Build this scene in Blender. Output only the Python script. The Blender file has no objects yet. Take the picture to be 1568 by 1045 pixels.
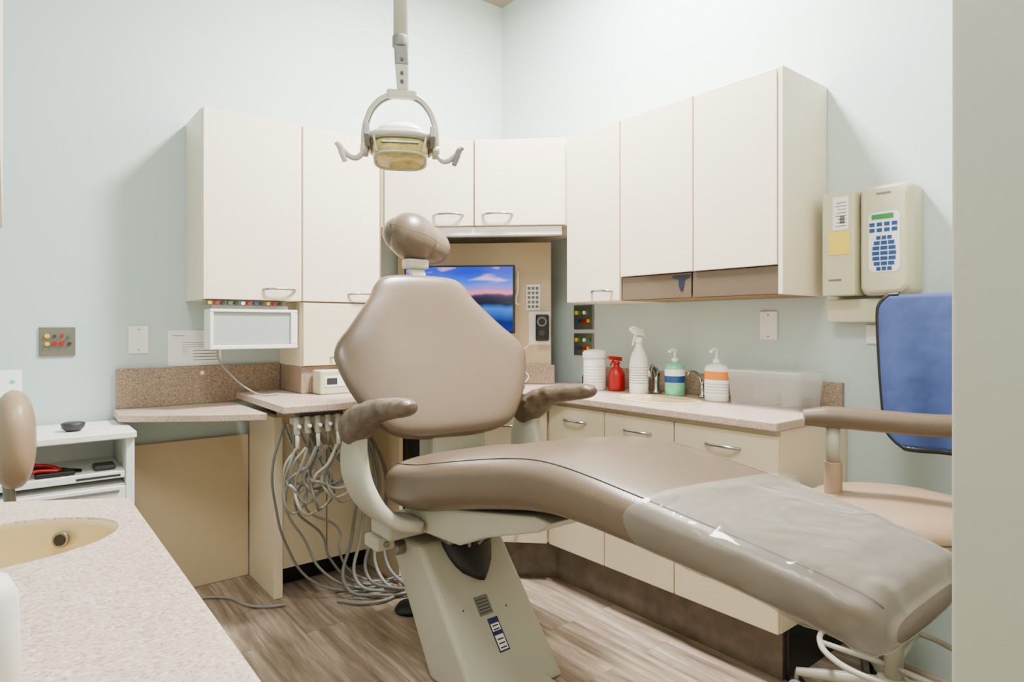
import bpy, bmesh, math, random
from mathutils import Vector, Matrix
random.seed(4)
D=bpy.data
SC=bpy.context.scene
COL=SC.collection
H=1.2
# ------------------------------------------------------------ materials
def srgb(c):
    return tuple(((v/255)/12.92 if v/255<=0.04045 else (((v/255)+0.055)/1.055)**2.4) for v in c)
def mat(name,rgb,rough=0.5,metal=0.0,noise=0.0,nscale=8,bump=0.0,bscale=60,coat=0,spec=None,emit=0,bdist=.01):
    m=D.materials.new(name); m.use_nodes=True
    nt=m.node_tree; b=nt.nodes['Principled BSDF']
    c=srgb(rgb)
    b.inputs['Base Color'].default_value=(*c,1)
    b.inputs['Roughness'].default_value=rough
    b.inputs['Metallic'].default_value=metal
    if coat: b.inputs['Coat Weight'].default_value=coat
    if spec is not None: b.inputs['Specular IOR Level'].default_value=spec
    if emit:
        b.inputs['Emission Color'].default_value=(*c,1); b.inputs['Emission Strength'].default_value=emit
    tc=nt.nodes.new('ShaderNodeTexCoord')
    if noise:
        n=nt.nodes.new('ShaderNodeTexNoise'); n.inputs['Scale'].default_value=nscale; n.inputs['Detail'].default_value=4
        nt.links.new(tc.outputs['Object'],n.inputs['Vector'])
        r=nt.nodes.new('ShaderNodeValToRGB')
        r.color_ramp.elements[0].position=.3; r.color_ramp.elements[1].position=.7
        r.color_ramp.elements[0].color=(*[v*(1-noise) for v in c],1)
        r.color_ramp.elements[1].color=(*[min(1,v*(1+noise)) for v in c],1)
        nt.links.new(n.outputs['Fac'],r.inputs['Fac']); nt.links.new(r.outputs['Color'],b.inputs['Base Color'])
    if bump:
        n=nt.nodes.new('ShaderNodeTexNoise'); n.inputs['Scale'].default_value=bscale; n.inputs['Detail'].default_value=2
        nt.links.new(tc.outputs['Object'],n.inputs['Vector'])
        bp=nt.nodes.new('ShaderNodeBump'); bp.inputs['Strength'].default_value=bump; bp.inputs['Distance'].default_value=bdist
        nt.links.new(n.outputs['Fac'],bp.inputs['Height']); nt.links.new(bp.outputs['Normal'],b.inputs['Normal'])
    return m
M={}
M['wall']=mat('wall_paint',(192,208,206),.55,bump=.04,bscale=120)
M['wallnear']=mat('wall_paint_beige',(184,182,166),.6,bump=.05,bscale=40)
M['ceil']=mat('ceiling_shade_tone',(130,120,108),.8)  # shade of the unlit ceiling put into its colour as grey-brown
M['cream']=mat('cream_laminate',(238,225,200),.38,noise=.02,nscale=3)
M['cream2']=mat('cream_laminate_base',(229,213,182),.4,noise=.02,nscale=3)
M['gap']=mat('edge_band_brown',(134,108,76),.6)
M['panel']=mat('tan_panel',(200,180,146),.5,noise=.03,nscale=3)
M['toe']=mat('toe_kick_brown',(96,84,70),.4,noise=.3,nscale=14)
M['black']=mat('black_plastic',(12,12,14),.45)
M['dark']=mat('dark_grey',(46,46,46),.5)
M['vinyl']=mat('taupe_vinyl',(99,83,67),.32,noise=.04,nscale=3,bump=.05,bscale=300)
M['vinyl2']=mat('taupe_vinyl_wrinkled',(92,77,61),.36,bump=.7,bscale=11,bdist=.04)
M['seam']=mat('seam_piping',(76,61,46),.5)
M['vinyl3']=mat('tan_vinyl',(154,129,104),.4,noise=.04)
M['cast']=mat('ivory_enamel',(178,175,159),.35,noise=.02)
M['ivory2']=mat('ivory_plastic',(204,197,168),.4)
M['chrome']=mat('brushed_steel',(170,170,168),.22,metal=1)
M['steel']=mat('satin_steel',(140,136,124),.4,metal=.85)
M['white']=mat('white_plastic',(238,238,232),.4)
M['paper']=mat('paper_white',(240,240,236),.8)
M['grey']=mat('grey_plastic',(112,112,108),.45)
M['hose']=mat('hose_grey',(138,137,130),.4)
M['sink']=mat('sink_cream',(222,202,156),.2,coat=.3)
M['red']=mat('red_plastic',(170,4,12),.3)
M['blue']=mat('blue_plastic',(16,64,130),.4)
M['green']=mat('green_plastic',(30,130,60),.4)
M['teal']=mat('green_liquid',(110,205,160),.15,coat=.4)
M['orange']=mat('orange_label',(230,130,20),.5)
M['yellow']=mat('sticky_yellow',(240,212,80),.8)
M['yel']=mat('yellow_plastic',(230,180,10),.4)
M['apron']=mat('blue_apron_fabric',(46,64,116),.75,noise=.15,nscale=7,bump=.6,bscale=10)
M['ink']=mat('label_ink',(40,42,50),.6)
M['navy']=mat('label_navy',(16,30,90),.6)
M['lens']=mat('lamp_lens_amber',(186,170,92),.12,coat=.5,noise=.3,nscale=30)
M['text']=mat('grey_text',(120,120,120),.8)
M['glove']=mat('navy_glove',(20,22,50),.5)

def speckle(name,base,dk,lt,scale=230):
    m=D.materials.new(name); m.use_nodes=True; nt=m.node_tree; b=nt.nodes['Principled BSDF']
    b.inputs['Roughness'].default_value=.3
    tc=nt.nodes.new('ShaderNodeTexCoord')
    n=nt.nodes.new('ShaderNodeTexNoise'); n.inputs['Scale'].default_value=scale; n.inputs['Detail'].default_value=2
    nt.links.new(tc.outputs['Object'],n.inputs['Vector'])
    r=nt.nodes.new('ShaderNodeValToRGB'); cr=r.color_ramp
    cr.elements[0].position=.36; cr.elements[0].color=(*srgb(dk),1)
    cr.elements[1].position=.44; cr.elements[1].color=(*srgb(base),1)
    e=cr.elements.new(.56); e.color=(*srgb(base),1)
    e=cr.elements.new(.66); e.color=(*srgb(lt),1)
    nt.links.new(n.outputs['Fac'],r.inputs['Fac']); nt.links.new(r.outputs['Color'],b.inputs['Base Color'])
    return m
M['lam']=speckle('speckled_laminate',(193,170,153),(158,135,118),(216,201,187))
M['lamdk']=speckle('speckled_laminate_splash',(150,128,109),(114,95,80),(182,161,142))

def floor_mat():
    m=D.materials.new('vinyl_plank_floor'); m.use_nodes=True; nt=m.node_tree; b=nt.nodes['Principled BSDF']
    L=nt.links.new
    tc=nt.nodes.new('ShaderNodeTexCoord'); sp=nt.nodes.new('ShaderNodeSeparateXYZ'); L(tc.outputs['Object'],sp.inputs[0])
    cb=nt.nodes.new('ShaderNodeCombineXYZ'); L(sp.outputs['Y'],cb.inputs['X']); L(sp.outputs['X'],cb.inputs['Y'])
    br=nt.nodes.new('ShaderNodeTexBrick'); L(cb.outputs[0],br.inputs['Vector'])
    br.inputs['Scale'].default_value=1; br.inputs['Brick Width'].default_value=.92; br.inputs['Row Height'].default_value=.152
    br.inputs['Mortar Size'].default_value=.0014; br.inputs['Mortar Smooth'].default_value=.1; br.offset=.37; br.offset_frequency=2
    br.inputs['Color1'].default_value=(.5,.5,.5,1); br.inputs['Color2'].default_value=(1,1,1,1); br.inputs['Mortar'].default_value=(0.0,0.0,0.0,1)
    mp=nt.nodes.new('ShaderNodeMapping'); mp.inputs['Scale'].default_value=(2.0,24,1); L(cb.outputs[0],mp.inputs['Vector'])
    ad=nt.nodes.new('ShaderNodeVectorMath'); ad.operation='ADD'; L(mp.outputs[0],ad.inputs[0])
    sc=nt.nodes.new('ShaderNodeVectorMath'); sc.operation='SCALE'; sc.inputs['Scale'].default_value=17; L(br.outputs['Color'],sc.inputs[0]); L(sc.outputs[0],ad.inputs[1])
    n=nt.nodes.new('ShaderNodeTexNoise'); n.inputs['Scale'].default_value=1; n.inputs['Detail'].default_value=8; n.inputs['Roughness'].default_value=.64; n.inputs['Distortion'].default_value=.4
    L(ad.outputs[0],n.inputs['Vector'])
    r=nt.nodes.new('ShaderNodeValToRGB'); cr=r.color_ramp
    cr.elements[0].position=.3; cr.elements[0].color=(*srgb((102,86,72)),1)
    cr.elements[1].position=.72; cr.elements[1].color=(*srgb((206,190,170)),1)
    e=cr.elements.new(.5); e.color=(*srgb((154,135,117)),1)
    L(n.outputs['Fac'],r.inputs['Fac'])
    mx=nt.nodes.new('ShaderNodeMix'); mx.data_type='RGBA'; mx.blend_type='MULTIPLY'; mx.inputs[0].default_value=.36
    L(r.outputs['Color'],mx.inputs[6]); L(br.outputs['Color'],mx.inputs[7])
    L(mx.outputs[2],b.inputs['Base Color'])
    b.inputs['Roughness'].default_value=.42
    return m
M['floor']=floor_mat()

def clear_mat(name,fac=.12,tint=(1,1,1),bump=.3,bs=14,rough=.08,col=(.85,.85,.82),fr=.35):
    m=D.materials.new(name); m.use_nodes=True; nt=m.node_tree; nt.nodes.clear(); L=nt.links.new
    o=nt.nodes.new('ShaderNodeOutputMaterial'); mx=nt.nodes.new('ShaderNodeMixShader')
    t=nt.nodes.new('ShaderNodeBsdfTransparent'); t.inputs[0].default_value=(*tint,1)
    g=nt.nodes.new('ShaderNodeBsdfPrincipled'); g.inputs['Base Color'].default_value=(*col,1); g.inputs['Roughness'].default_value=rough
    tc=nt.nodes.new('ShaderNodeTexCoord'); n=nt.nodes.new('ShaderNodeTexNoise'); n.inputs['Scale'].default_value=bs; n.inputs['Distortion'].default_value=1.2
    L(tc.outputs['Object'],n.inputs['Vector'])
    bp=nt.nodes.new('ShaderNodeBump'); bp.inputs['Strength'].default_value=bump; bp.inputs['Distance'].default_value=.03; L(n.outputs['Fac'],bp.inputs['Height'])
    L(bp.outputs[0],g.inputs['Normal'])
    f=nt.nodes.new('ShaderNodeLayerWeight'); f.inputs['Blend'].default_value=.35; L(bp.outputs[0],f.inputs['Normal'])
    ma=nt.nodes.new('ShaderNodeMath'); ma.operation='MULTIPLY_ADD'; ma.inputs[1].default_value=fr; ma.inputs[2].default_value=fac; L(f.outputs['Fresnel'],ma.inputs[0])
    L(ma.outputs[0],mx.inputs[0]); L(t.outputs[0],mx.inputs[1]); L(g.outputs[0],mx.inputs[2]); L(mx.outputs[0],o.inputs[0])
    return m
M['plastic']=clear_mat('clear_plastic_cover',.10,(.97,.96,.93),.8,5.5,.07,(.78,.76,.70),.5)
M['bin']=clear_mat('clear_bin_plastic',.12,(.97,.97,.97),.0,5,.2)
M['smoke']=clear_mat('smoked_acrylic',.6,(.55,.42,.30),.0,5,.1,(.22,.16,.11))
# ------------------------------------------------------------ geometry helpers
def empty(name,loc=(0,0,0)):
    e=D.objects.new(name,None); e.location=loc; e.empty_display_size=.05; COL.objects.link(e); return e
def addobj(name,me,m,parent=None,smooth=False):
    o=D.objects.new(name,me); COL.objects.link(o)
    if m is not None: me.materials.append(M[m] if isinstance(m,str) else m)
    if smooth:
        for p in me.polygons: p.use_smooth=True
    if parent is not None:
        o.parent=parent; o.matrix_parent_inverse=Matrix.Translation(-Vector(parent.location))
    return o
def bev(me_bm,w,seg=2):
    if w>0:
        bmesh.ops.bevel(me_bm,geom=list(me_bm.edges),offset=w,segments=seg,profile=.5,affect='EDGES',clamp_overlap=True)
def from_bm(name,bm,m,parent,smooth=False):
    bmesh.ops.recalc_face_normals(bm,faces=bm.faces)
    me=D.meshes.new(name); bm.to_mesh(me); bm.free()
    return addobj(name,me,m,parent,smooth)
def hexa(name,pts,m,parent=None,bw=.002,seg=2,smooth=False):
    bm=bmesh.new(); v=[bm.verts.new(p) for p in pts]
    for f in ((0,1,2,3),(4,5,6,7),(0,1,5,4),(1,2,6,5),(2,3,7,6),(3,0,4,7)): bm.faces.new([v[i] for i in f])
    bmesh.ops.recalc_face_normals(bm,faces=bm.faces); bev(bm,bw,seg)
    return from_bm(name,bm,m,parent,smooth)
def box(name,lo,hi,m,parent=None,bw=.002,seg=2,smooth=False):
    (a,b,c),(d,e,f)=lo,hi
    return hexa(name,[(a,b,c),(d,b,c),(d,e,c),(a,e,c),(a,b,f),(d,b,f),(d,e,f),(a,e,f)],m,parent,bw,seg,smooth)
class Fr:
    def __init__(s,O,U,N): s.O=Vector(O[:2]+(0,)) if len(O)==2 else Vector(O); s.U=Vector((*U,0)).normalized(); s.N=Vector((*N,0)).normalized()
    def p(s,u,n,z): return s.O+s.U*u+s.N*n+Vector((0,0,z))
    def box(s,name,u0,u1,n0,n1,z0,z1,m,parent=None,bw=.002):
        P=s.p
        return hexa(name,[P(u0,n0,z0),P(u1,n0,z0),P(u1,n1,z0),P(u0,n1,z0),P(u0,n0,z1),P(u1,n0,z1),P(u1,n1,z1),P(u0,n1,z1)],m,parent,bw)
    def handle(s,u,z,n,parent,L=.13):
        pts=[s.p(u+L*t,n+.026*(1-(2*t)**4)*1.0,z+.004*math.cos(t*3)) for t in (-.5,-.47,-.4,-.25,0,.25,.4,.47,.5)]
        return tube('handle',pts,.0055,'chrome',parent)
def prism(name,poly,z0,z1,m,parent=None,bw=.003,seg=2):
    bm=bmesh.new()
    a=[bm.verts.new((x,y,z0)) for x,y in poly]; b=[bm.verts.new((x,y,z1)) for x,y in poly]
    bm.faces.new(a); bm.faces.new(b); n=len(poly)
    for i in range(n): bm.faces.new((a[i],a[(i+1)%n],b[(i+1)%n],b[i]))
    bmesh.ops.recalc_face_normals(bm,faces=bm.faces); bev(bm,bw,seg)
    return from_bm(name,bm,m,parent)
def extrude_profile(name,prof,axis,a0,a1,m,parent,bw=.004):
    bm=bmesh.new()
    a=[bm.verts.new((a0,y,z)) for y,z in prof]; b=[bm.verts.new((a1,y,z)) for y,z in prof]
    bm.faces.new(a); bm.faces.new(b); n=len(prof)
    for i in range(n): bm.faces.new((a[i],a[(i+1)%n],b[(i+1)%n],b[i]))
    bmesh.ops.recalc_face_normals(bm,faces=bm.faces); bev(bm,bw,2)
    return from_bm(name,bm,m,parent)
def to_mesh_obj(o,name,m,parent,smooth=True):
    dg=bpy.context.evaluated_depsgraph_get(); dg.update()
    me=D.meshes.new_from_object(o.evaluated_get(dg)); me.transform(o.matrix_world)
    D.objects.remove(o)
    me.materials.clear()
    return addobj(name,me,m,parent,smooth)
def tube(name,pts,r,m,parent=None,radii=None,cyclic=False,res=4,poly=False):
    cu=D.curves.new(name+'_c','CURVE'); cu.dimensions='3D'; cu.bevel_depth=r; cu.bevel_resolution=res; cu.use_fill_caps=True
    if poly:
        sp=cu.splines.new('POLY'); sp.points.add(len(pts)-1)
        for i,p in enumerate(pts): sp.points[i].co=(*p,1); sp.points[i].radius=radii[i] if radii else 1
    else:
        sp=cu.splines.new('BEZIER'); sp.bezier_points.add(len(pts)-1); sp.resolution_u=8
        for i,p in enumerate(pts):
            b=sp.bezier_points[i]; b.co=p; b.handle_left_type=b.handle_right_type='AUTO'; b.radius=radii[i] if radii else 1
    sp.use_cyclic_u=cyclic
    o=D.objects.new('tmp',cu); COL.objects.link(o); bpy.context.view_layer.update()
    return to_mesh_obj(o,name,m,parent)
def cyl(name,p0,p1,r0,m,parent=None,r1=None,n=28,bw=.0):
    p0=Vector(p0);p1=Vector(p1); r1=r0 if r1 is None else r1
    z=(p1-p0).normalized(); x=z.orthogonal().normalized(); y=z.cross(x)
    bm=bmesh.new(); R=[]
    for p,r in ((p0,r0),(p1,r1)):
        R.append([bm.verts.new(p+x*r*math.cos(t)+y*r*math.sin(t)) for t in [2*math.pi*i/n for i in range(n)]])
    c=[bm.faces.new(R[0]),bm.faces.new(R[1])]
    sides=[bm.faces.new((R[0][i],R[0][(i+1)%n],R[1][(i+1)%n],R[1][i])) for i in range(n)]
    bmesh.ops.recalc_face_normals(bm,faces=bm.faces)
    if bw:
        es=[e for f in c for e in f.edges]; bmesh.ops.bevel(bm,geom=es,offset=bw,segments=3,profile=.5,affect='EDGES')
    for f in bm.faces:
        f.smooth=len(f.verts)<=4
    return from_bm(name,bm,m,parent)
def lathe(name,c,prof,m,parent=None,n=32,sx=1,sy=1,caps=True):
    rings=[[ (c[0]+sx*r*math.cos(2*math.pi*i/n), c[1]+sy*r*math.sin(2*math.pi*i/n), c[2]+z) for i in range(n)] for r,z in prof]
    return loft(name,rings,m,parent,caps=caps)
def loft(name,rings,m,parent,caps=True,smooth=True):
    bm=bmesh.new(); R=[[bm.verts.new(p) for p in r] for r in rings]; n=len(R[0])
    for a,b in zip(R[:-1],R[1:]):
        for i in range(n): bm.faces.new((a[i],a[(i+1)%n],b[(i+1)%n],b[i]))
    if caps: bm.faces.new(R[0]); bm.faces.new(R[-1])
    bmesh.ops.recalc_face_normals(bm,faces=bm.faces)
    me=D.meshes.new(name); bm.to_mesh(me); bm.free()
    o=addobj(name,me,m,parent,smooth)
    return o
def sel(t,a,b,n):
    c,s=math.cos(t),math.sin(t)
    return a*math.copysign(abs(c)**(2/n),c), b*math.copysign(abs(s)**(2/n),s)
def boolcut(o,cutter):
    md=o.modifiers.new('b','BOOLEAN'); md.operation='DIFFERENCE'; md.object=cutter; md.solver='EXACT'
    bpy.context.view_layer.update()
    dg=bpy.context.evaluated_depsgraph_get(); me=D.meshes.new_from_object(o.evaluated_get(dg))
    o.modifiers.clear(); o.data=me; D.objects.remove(cutter)
def ell(name,c,r,m,parent,rot=None,n=32,e=2.2):
    rings=[]
    K=16
    for j in range(1,K):
        ph=-math.pi/2+math.pi*j/K
        cz,sz=math.cos(ph),math.sin(ph)
        k=abs(cz)**(2/e); zz=math.copysign(abs(sz)**(2/e),sz)
        ring=[]
        for i in range(n):
            x,y=sel(2*math.pi*i/n,1,1,e)
            p=Vector((x*k*r[0],y*k*r[1],zz*r[2]))
            if rot: p=rot@p
            ring.append(Vector(c)+p)
        rings.append(ring)
    return loft(name,rings,m,parent)
# ------------------------------------------------------------ room shell
XB=2.49; YA=3.2; ZC=3.25
box('floor',(-1.3,-1.6,-.1),(2.6,3.3,0),'floor',bw=0)
box('ceiling',(-1.3,-1.6,ZC),(2.6,3.3,ZC+.1),'ceil',bw=0)
box('wall_back',(-1.3,YA,0),(XB,YA+.1,ZC),'wall',bw=0)
box('wall_right',(XB,.2,0),(XB+.1,YA+.1,ZC),'wall',bw=0)
box('wall_doorway',(.82,-1.6,0),(2.6,.24,ZC),'wallnear',bw=.004)
box('wall_left',(-1.3,-1.6,0),(-.46,1.6,ZC),'wall',bw=0)
box('wall_recess',(-1.3,1.6,0),(-1.2,YA,ZC),'wall',bw=0)
box('wall_front',(-.46,-1.6,0),(.82,-1.5,ZC),'wall',bw=0)
def clight(x,y,sx,sy,e,col=(1,.985,.955)):
    p=empty('ceiling_light_or_fill',(x,y,ZC))
    t=.03
    box('frame_a',(x-sx/2-t,y-sy/2-t,ZC-.03),(x-sx/2,y+sy/2+t,ZC-.001),'white',p)
    box('frame_b',(x+sx/2,y-sy/2-t,ZC-.03),(x+sx/2+t,y+sy/2+t,ZC-.001),'white',p)
    box('frame_c',(x-sx/2,y-sy/2-t,ZC-.03),(x+sx/2,y-sy/2,ZC-.001),'white',p)
    box('frame_d',(x-sx/2,y+sy/2,ZC-.03),(x+sx/2,y+sy/2+t,ZC-.001),'white',p)
    l=D.lights.new('area','AREA'); l.shape='RECTANGLE'; l.size=sx; l.size_y=sy; l.energy=e; l.color=col
    o=D.objects.new('lamp',l); COL.objects.link(o); o.parent=p; o.location=(0,0,-.02)
clight(1.70,1.85,.38,.38,260)
clight(.2,.75,.5,1.0,62)  # added fill lamp in a made-up ceiling frame, brightens the camera side
w=D.worlds.new('world'); SC.world=w; w.use_nodes=True
w.node_tree.nodes['Background'].inputs[0].default_value=(.9,.95,1,1); w.node_tree.nodes['Background'].inputs[1].default_value=.3
# ------------------------------------------------------------ upper cabinets
ZT=2.13; ZB=1.315
FA=Fr((0,2.88),(1,0),(0,-1))
g=empty('upper_cabinet',(1,3.0,1.7))
box('carcass',(.645,2.9,ZB),(1.468,YA-.002,ZT),'cream',g)
FA.box('door',.648,1.066,-.018,.002,ZB+.002,ZT-.002,'cream',g)
FA.box('door',1.073,1.466,-.018,.002,ZB+.002,ZT-.002,'cream',g)
FA.box('gap_strip',1.064,1.075,-.02,-.010,ZB,ZT,'gap',g,0)
FA.handle(.965,1.365,.002,g,.145); FA.handle(1.36,1.355,.002,g)
box('edge_band',(1.462,2.878,1.012),(1.4695,2.90,ZT),'gap',g,0)
box('lower_carcass',(1.07,2.9,1.012),(1.468,YA-.002,ZB-.001),'cream2',g)
FA.box('lower_door',1.075,1.466,-.018,.002,1.016,ZB-.006,'cream2',g)
FA.handle(1.27,1.05,.002,g)
box('laminate_plinth',(1.07,2.895,.887),(1.468,YA-.002,1.011),'lamdk',g)
g=empty('upper_cabinet',(1.95,2.8,1.9))
prism('carcass',[(1.472,YA-.002),(1.472,2.9),(2.168,2.262),(XB-.002,2.262),(XB-.002,YA-.002)],1.70,ZT,'cream',g)
dv=Vector((2.15-1.485,2.25-2.875)); Ld=dv.length; du=dv/Ld
FD=Fr((1.485,2.875),(du.x,du.y),(du.y,-du.x))
if FD.N.y>0: FD.N=-FD.N
FD.box('door',.004,Ld/2-.004,-.016,.004,1.702,ZT-.002,'cream',g)
FD.box('door',Ld/2+.004,Ld-.004,-.016,.004,1.702,ZT-.002,'cream',g)
FD.box('gap_strip',Ld/2-.006,Ld/2+.006,-.016,-.006,1.70,ZT,'gap',g,0)
FD.handle(Ld*.36,1.755,.004,g,.15); FD.handle(Ld*.63,1.755,.004,g,.15)
FD.box('under_light_valance',.02,Ld-.02,-.06,-.012,1.655,1.698,'white',g)
FD.box('under_light_lens',.0,Ld-.02,-.16,-.062,1.665,1.698,'grey',g)
FB=Fr((2.15,0),(0,1),(-1,0))
g=empty('upper_cabinet',(2.3,1.7,1.7))
box('carcass',(2.17,1.145,1.425),(XB-.002,2.247,ZT),'cream',g)
box('first_bay',(2.17,1.902,ZB),(XB-.002,2.247,1.424),'cream',g)
box('end_panel',(2.152,1.14,ZB),(XB-.002,1.158,ZT),'cream',g)
FB.box('door',1.905,2.243,-.018,0,ZB+.002,ZT-.002,'cream',g)
FB.box('door',1.518,1.897,-.018,0,1.422,ZT-.002,'cream',g)
FB.box('door',1.162,1.511,-.018,0,1.422,ZT-.002,'cream',g)
FB.box('gap_strip',1.894,1.908,-.02,-.010,ZB,ZT,'gap',g,0)
FB.box('gap_strip',1.508,1.521,-.02,-.010,1.42,ZT,'gap',g,0)
FB.handle(2.01,1.36,.0,g)
FB.box('glove_bay_cover',1.53,1.898,-.016,-.01,1.318,1.418,'smoke',g,0)
FB.box('glove_bay_cover',1.162,1.522,-.016,-.01,1.318,1.418,'smoke',g,0)
FB.box('bay_bottom',1.16,1.9,-.33,-.018,1.315,1.325,'gap',g,0)
FB.box('bay_back',1.16,1.9,-.33,-.30,1.325,1.42,'gap',g,0)
gl=[(1.53,1.412),(1.62,1.412),(1.62,1.40),(1.59,1.392),(1.59,1.365),(1.58,1.345),(1.57,1.345),(1.563,1.365),(1.56,1.39),(1.535,1.40)]
bm=bmesh.new(); a=[bm.verts.new((2.1585,y,z)) for y,z in gl]; bm.faces.new(a); from_bm('hanging_glove',bm,'glove',g)
g=empty('upper_cabinet',(-.2,1,1.7))
box('carcass',(-.45,.62,1.37),(-.024,1.41,2.13),'cream',g)
box('door',(-.022,.62,1.37),(-.004,1.01,2.13),'cream',g); box('door',(-.022,1.016,1.37),(-.004,1.41,2.13),'cream',g)
# ------------------------------------------------------------ base cabinets / counters (one built-in run)
ZK=.885
g=empty('base_cabinet',(1.9,2.2,.4))
box('carcass',(2.0,1.065,.18),(XB-.003,2.19,.853),'cream2',g)
box('toe_kick',(2.045,1.085,.001),(XB-.003,2.19,.178),'toe',g,0)
box('toe_end',(2.06,1.07,.001),(XB-.003,1.084,.178),'black',g,0)
FC=Fr((1.98,0),(0,1),(-1,0))
for a,b in ((1.841,2.186),(1.483,1.835),(1.066,1.477)):
    FC.box('door',a,b,-.018,0,.182,.835,'cream2',g)
    FC.handle((a+b)/2+(.0),.775,0,g,.14)
for y in (1.838,1.480): FC.box('gap_strip',y-.005,y+.005,-.02,-.008,.182,.835,'gap',g,0)
q=Vector((-1,1)).normalized(); FE=Fr((1.98,2.192),(q.x,q.y),(-q.y,q.x))
if FE.N.y>0: FE.N=-FE.N
prism('corner_carcass',[(2.0,2.192),(2.0,2.2),(1.70,2.50),(1.70,3.1),(XB-.003,3.1),(XB-.003,2.192)],.18,.853,'cream2',g)
prism('corner_toe',[(2.045,2.192),(2.045,2.21),(1.76,2.50),(1.76,3.05),(XB-.003,3.05),(XB-.003,2.192)],.001,.178,'toe',g,0)
FE.box('drawer',.006,.41,-.012,.004,.62,.835,'cream2',g)
FE.box('drawer',.006,.41,-.012,.004,.40,.615,'cream2',g)
FE.box('drawer',.006,.41,-.012,.004,.182,.395,'cream2',g)
for z in (.73,.52,.30): FE.handle(.2,z,.004,g,.14)
box('front_panel',(.955,2.87,.10),(1.42,2.89,.853),'cream2',g)
box('side_panel',(.915,2.80,.001),(.953,YA-.04,.80),'cream2',g)
box('toe_recess',(.955,2.95,.001),(1.6,2.96,.10),'black',g,0)
box('inner_panel',(1.42,2.60,.001),(1.44,YA-.003,.853),'panel',g)
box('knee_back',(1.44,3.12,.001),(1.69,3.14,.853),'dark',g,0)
box('door_edge',(1.18,2.866,.12),(1.184,2.871,.85),'gap',g,0)
poly=[(.86,YA-.003),(.845,2.48),(1.05,2.46),(1.55,2.50),(1.85,2.25),(1.955,2.05),(1.955,1.056),(XB-.003,1.056),(XB-.003,YA-.003)]
ct=prism('countertop',poly,.855,ZK,'lam',g,.004)
cut=lathe('cut',(2.19,1.72,.8),[(1,0),(1,.2)],'sink',None,48,.125,.185)
boolcut(ct,cut)
lathe('sink_bowl',(2.19,1.72,ZK),[(1.08,.0015),(1.03,.005),(.97,0),(.95,-.02),(.85,-.10),(.55,-.13),(.0,-.135)],'sink',g,48,.13,.19,caps=False)
box('backsplash',(XB-.022,1.075,ZK+.0005),(XB-.003,2.42,.985),'lamdk',g)
prism('desk_top',[(.36,YA-.003),(.355,2.98),(.40,2.935),(.62,2.77),(.84,2.65),(.84,YA-.003)],.812,.842,'lam',g,.004)
box('desk_backsplash',(.37,YA-.024,.8425),(1.068,YA-.003,1.016),'lamdk',g)
cyl('splash_cap',(.71,YA-.024,.985),(.71,YA-.027,.985),.009,'white',g,n=14)
box('panel_back',(.32,YA-.035,.001),(.913,YA-.005,.68),'panel',g)
q=Vector((1,-1)).normalized(); FP=Fr((1.70,3.17),(q.x,q.y),(-q.x*1,q.y)); FP.N=Vector((-1,-1,0)).normalized()
FP.box('corner_back_panel',.02,.88,-.02,0,.887,1.66,'panel',g)
FP.box('corner_splash',.02,.90,.001,.02,.887,.99,'lamdk',g)
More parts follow.
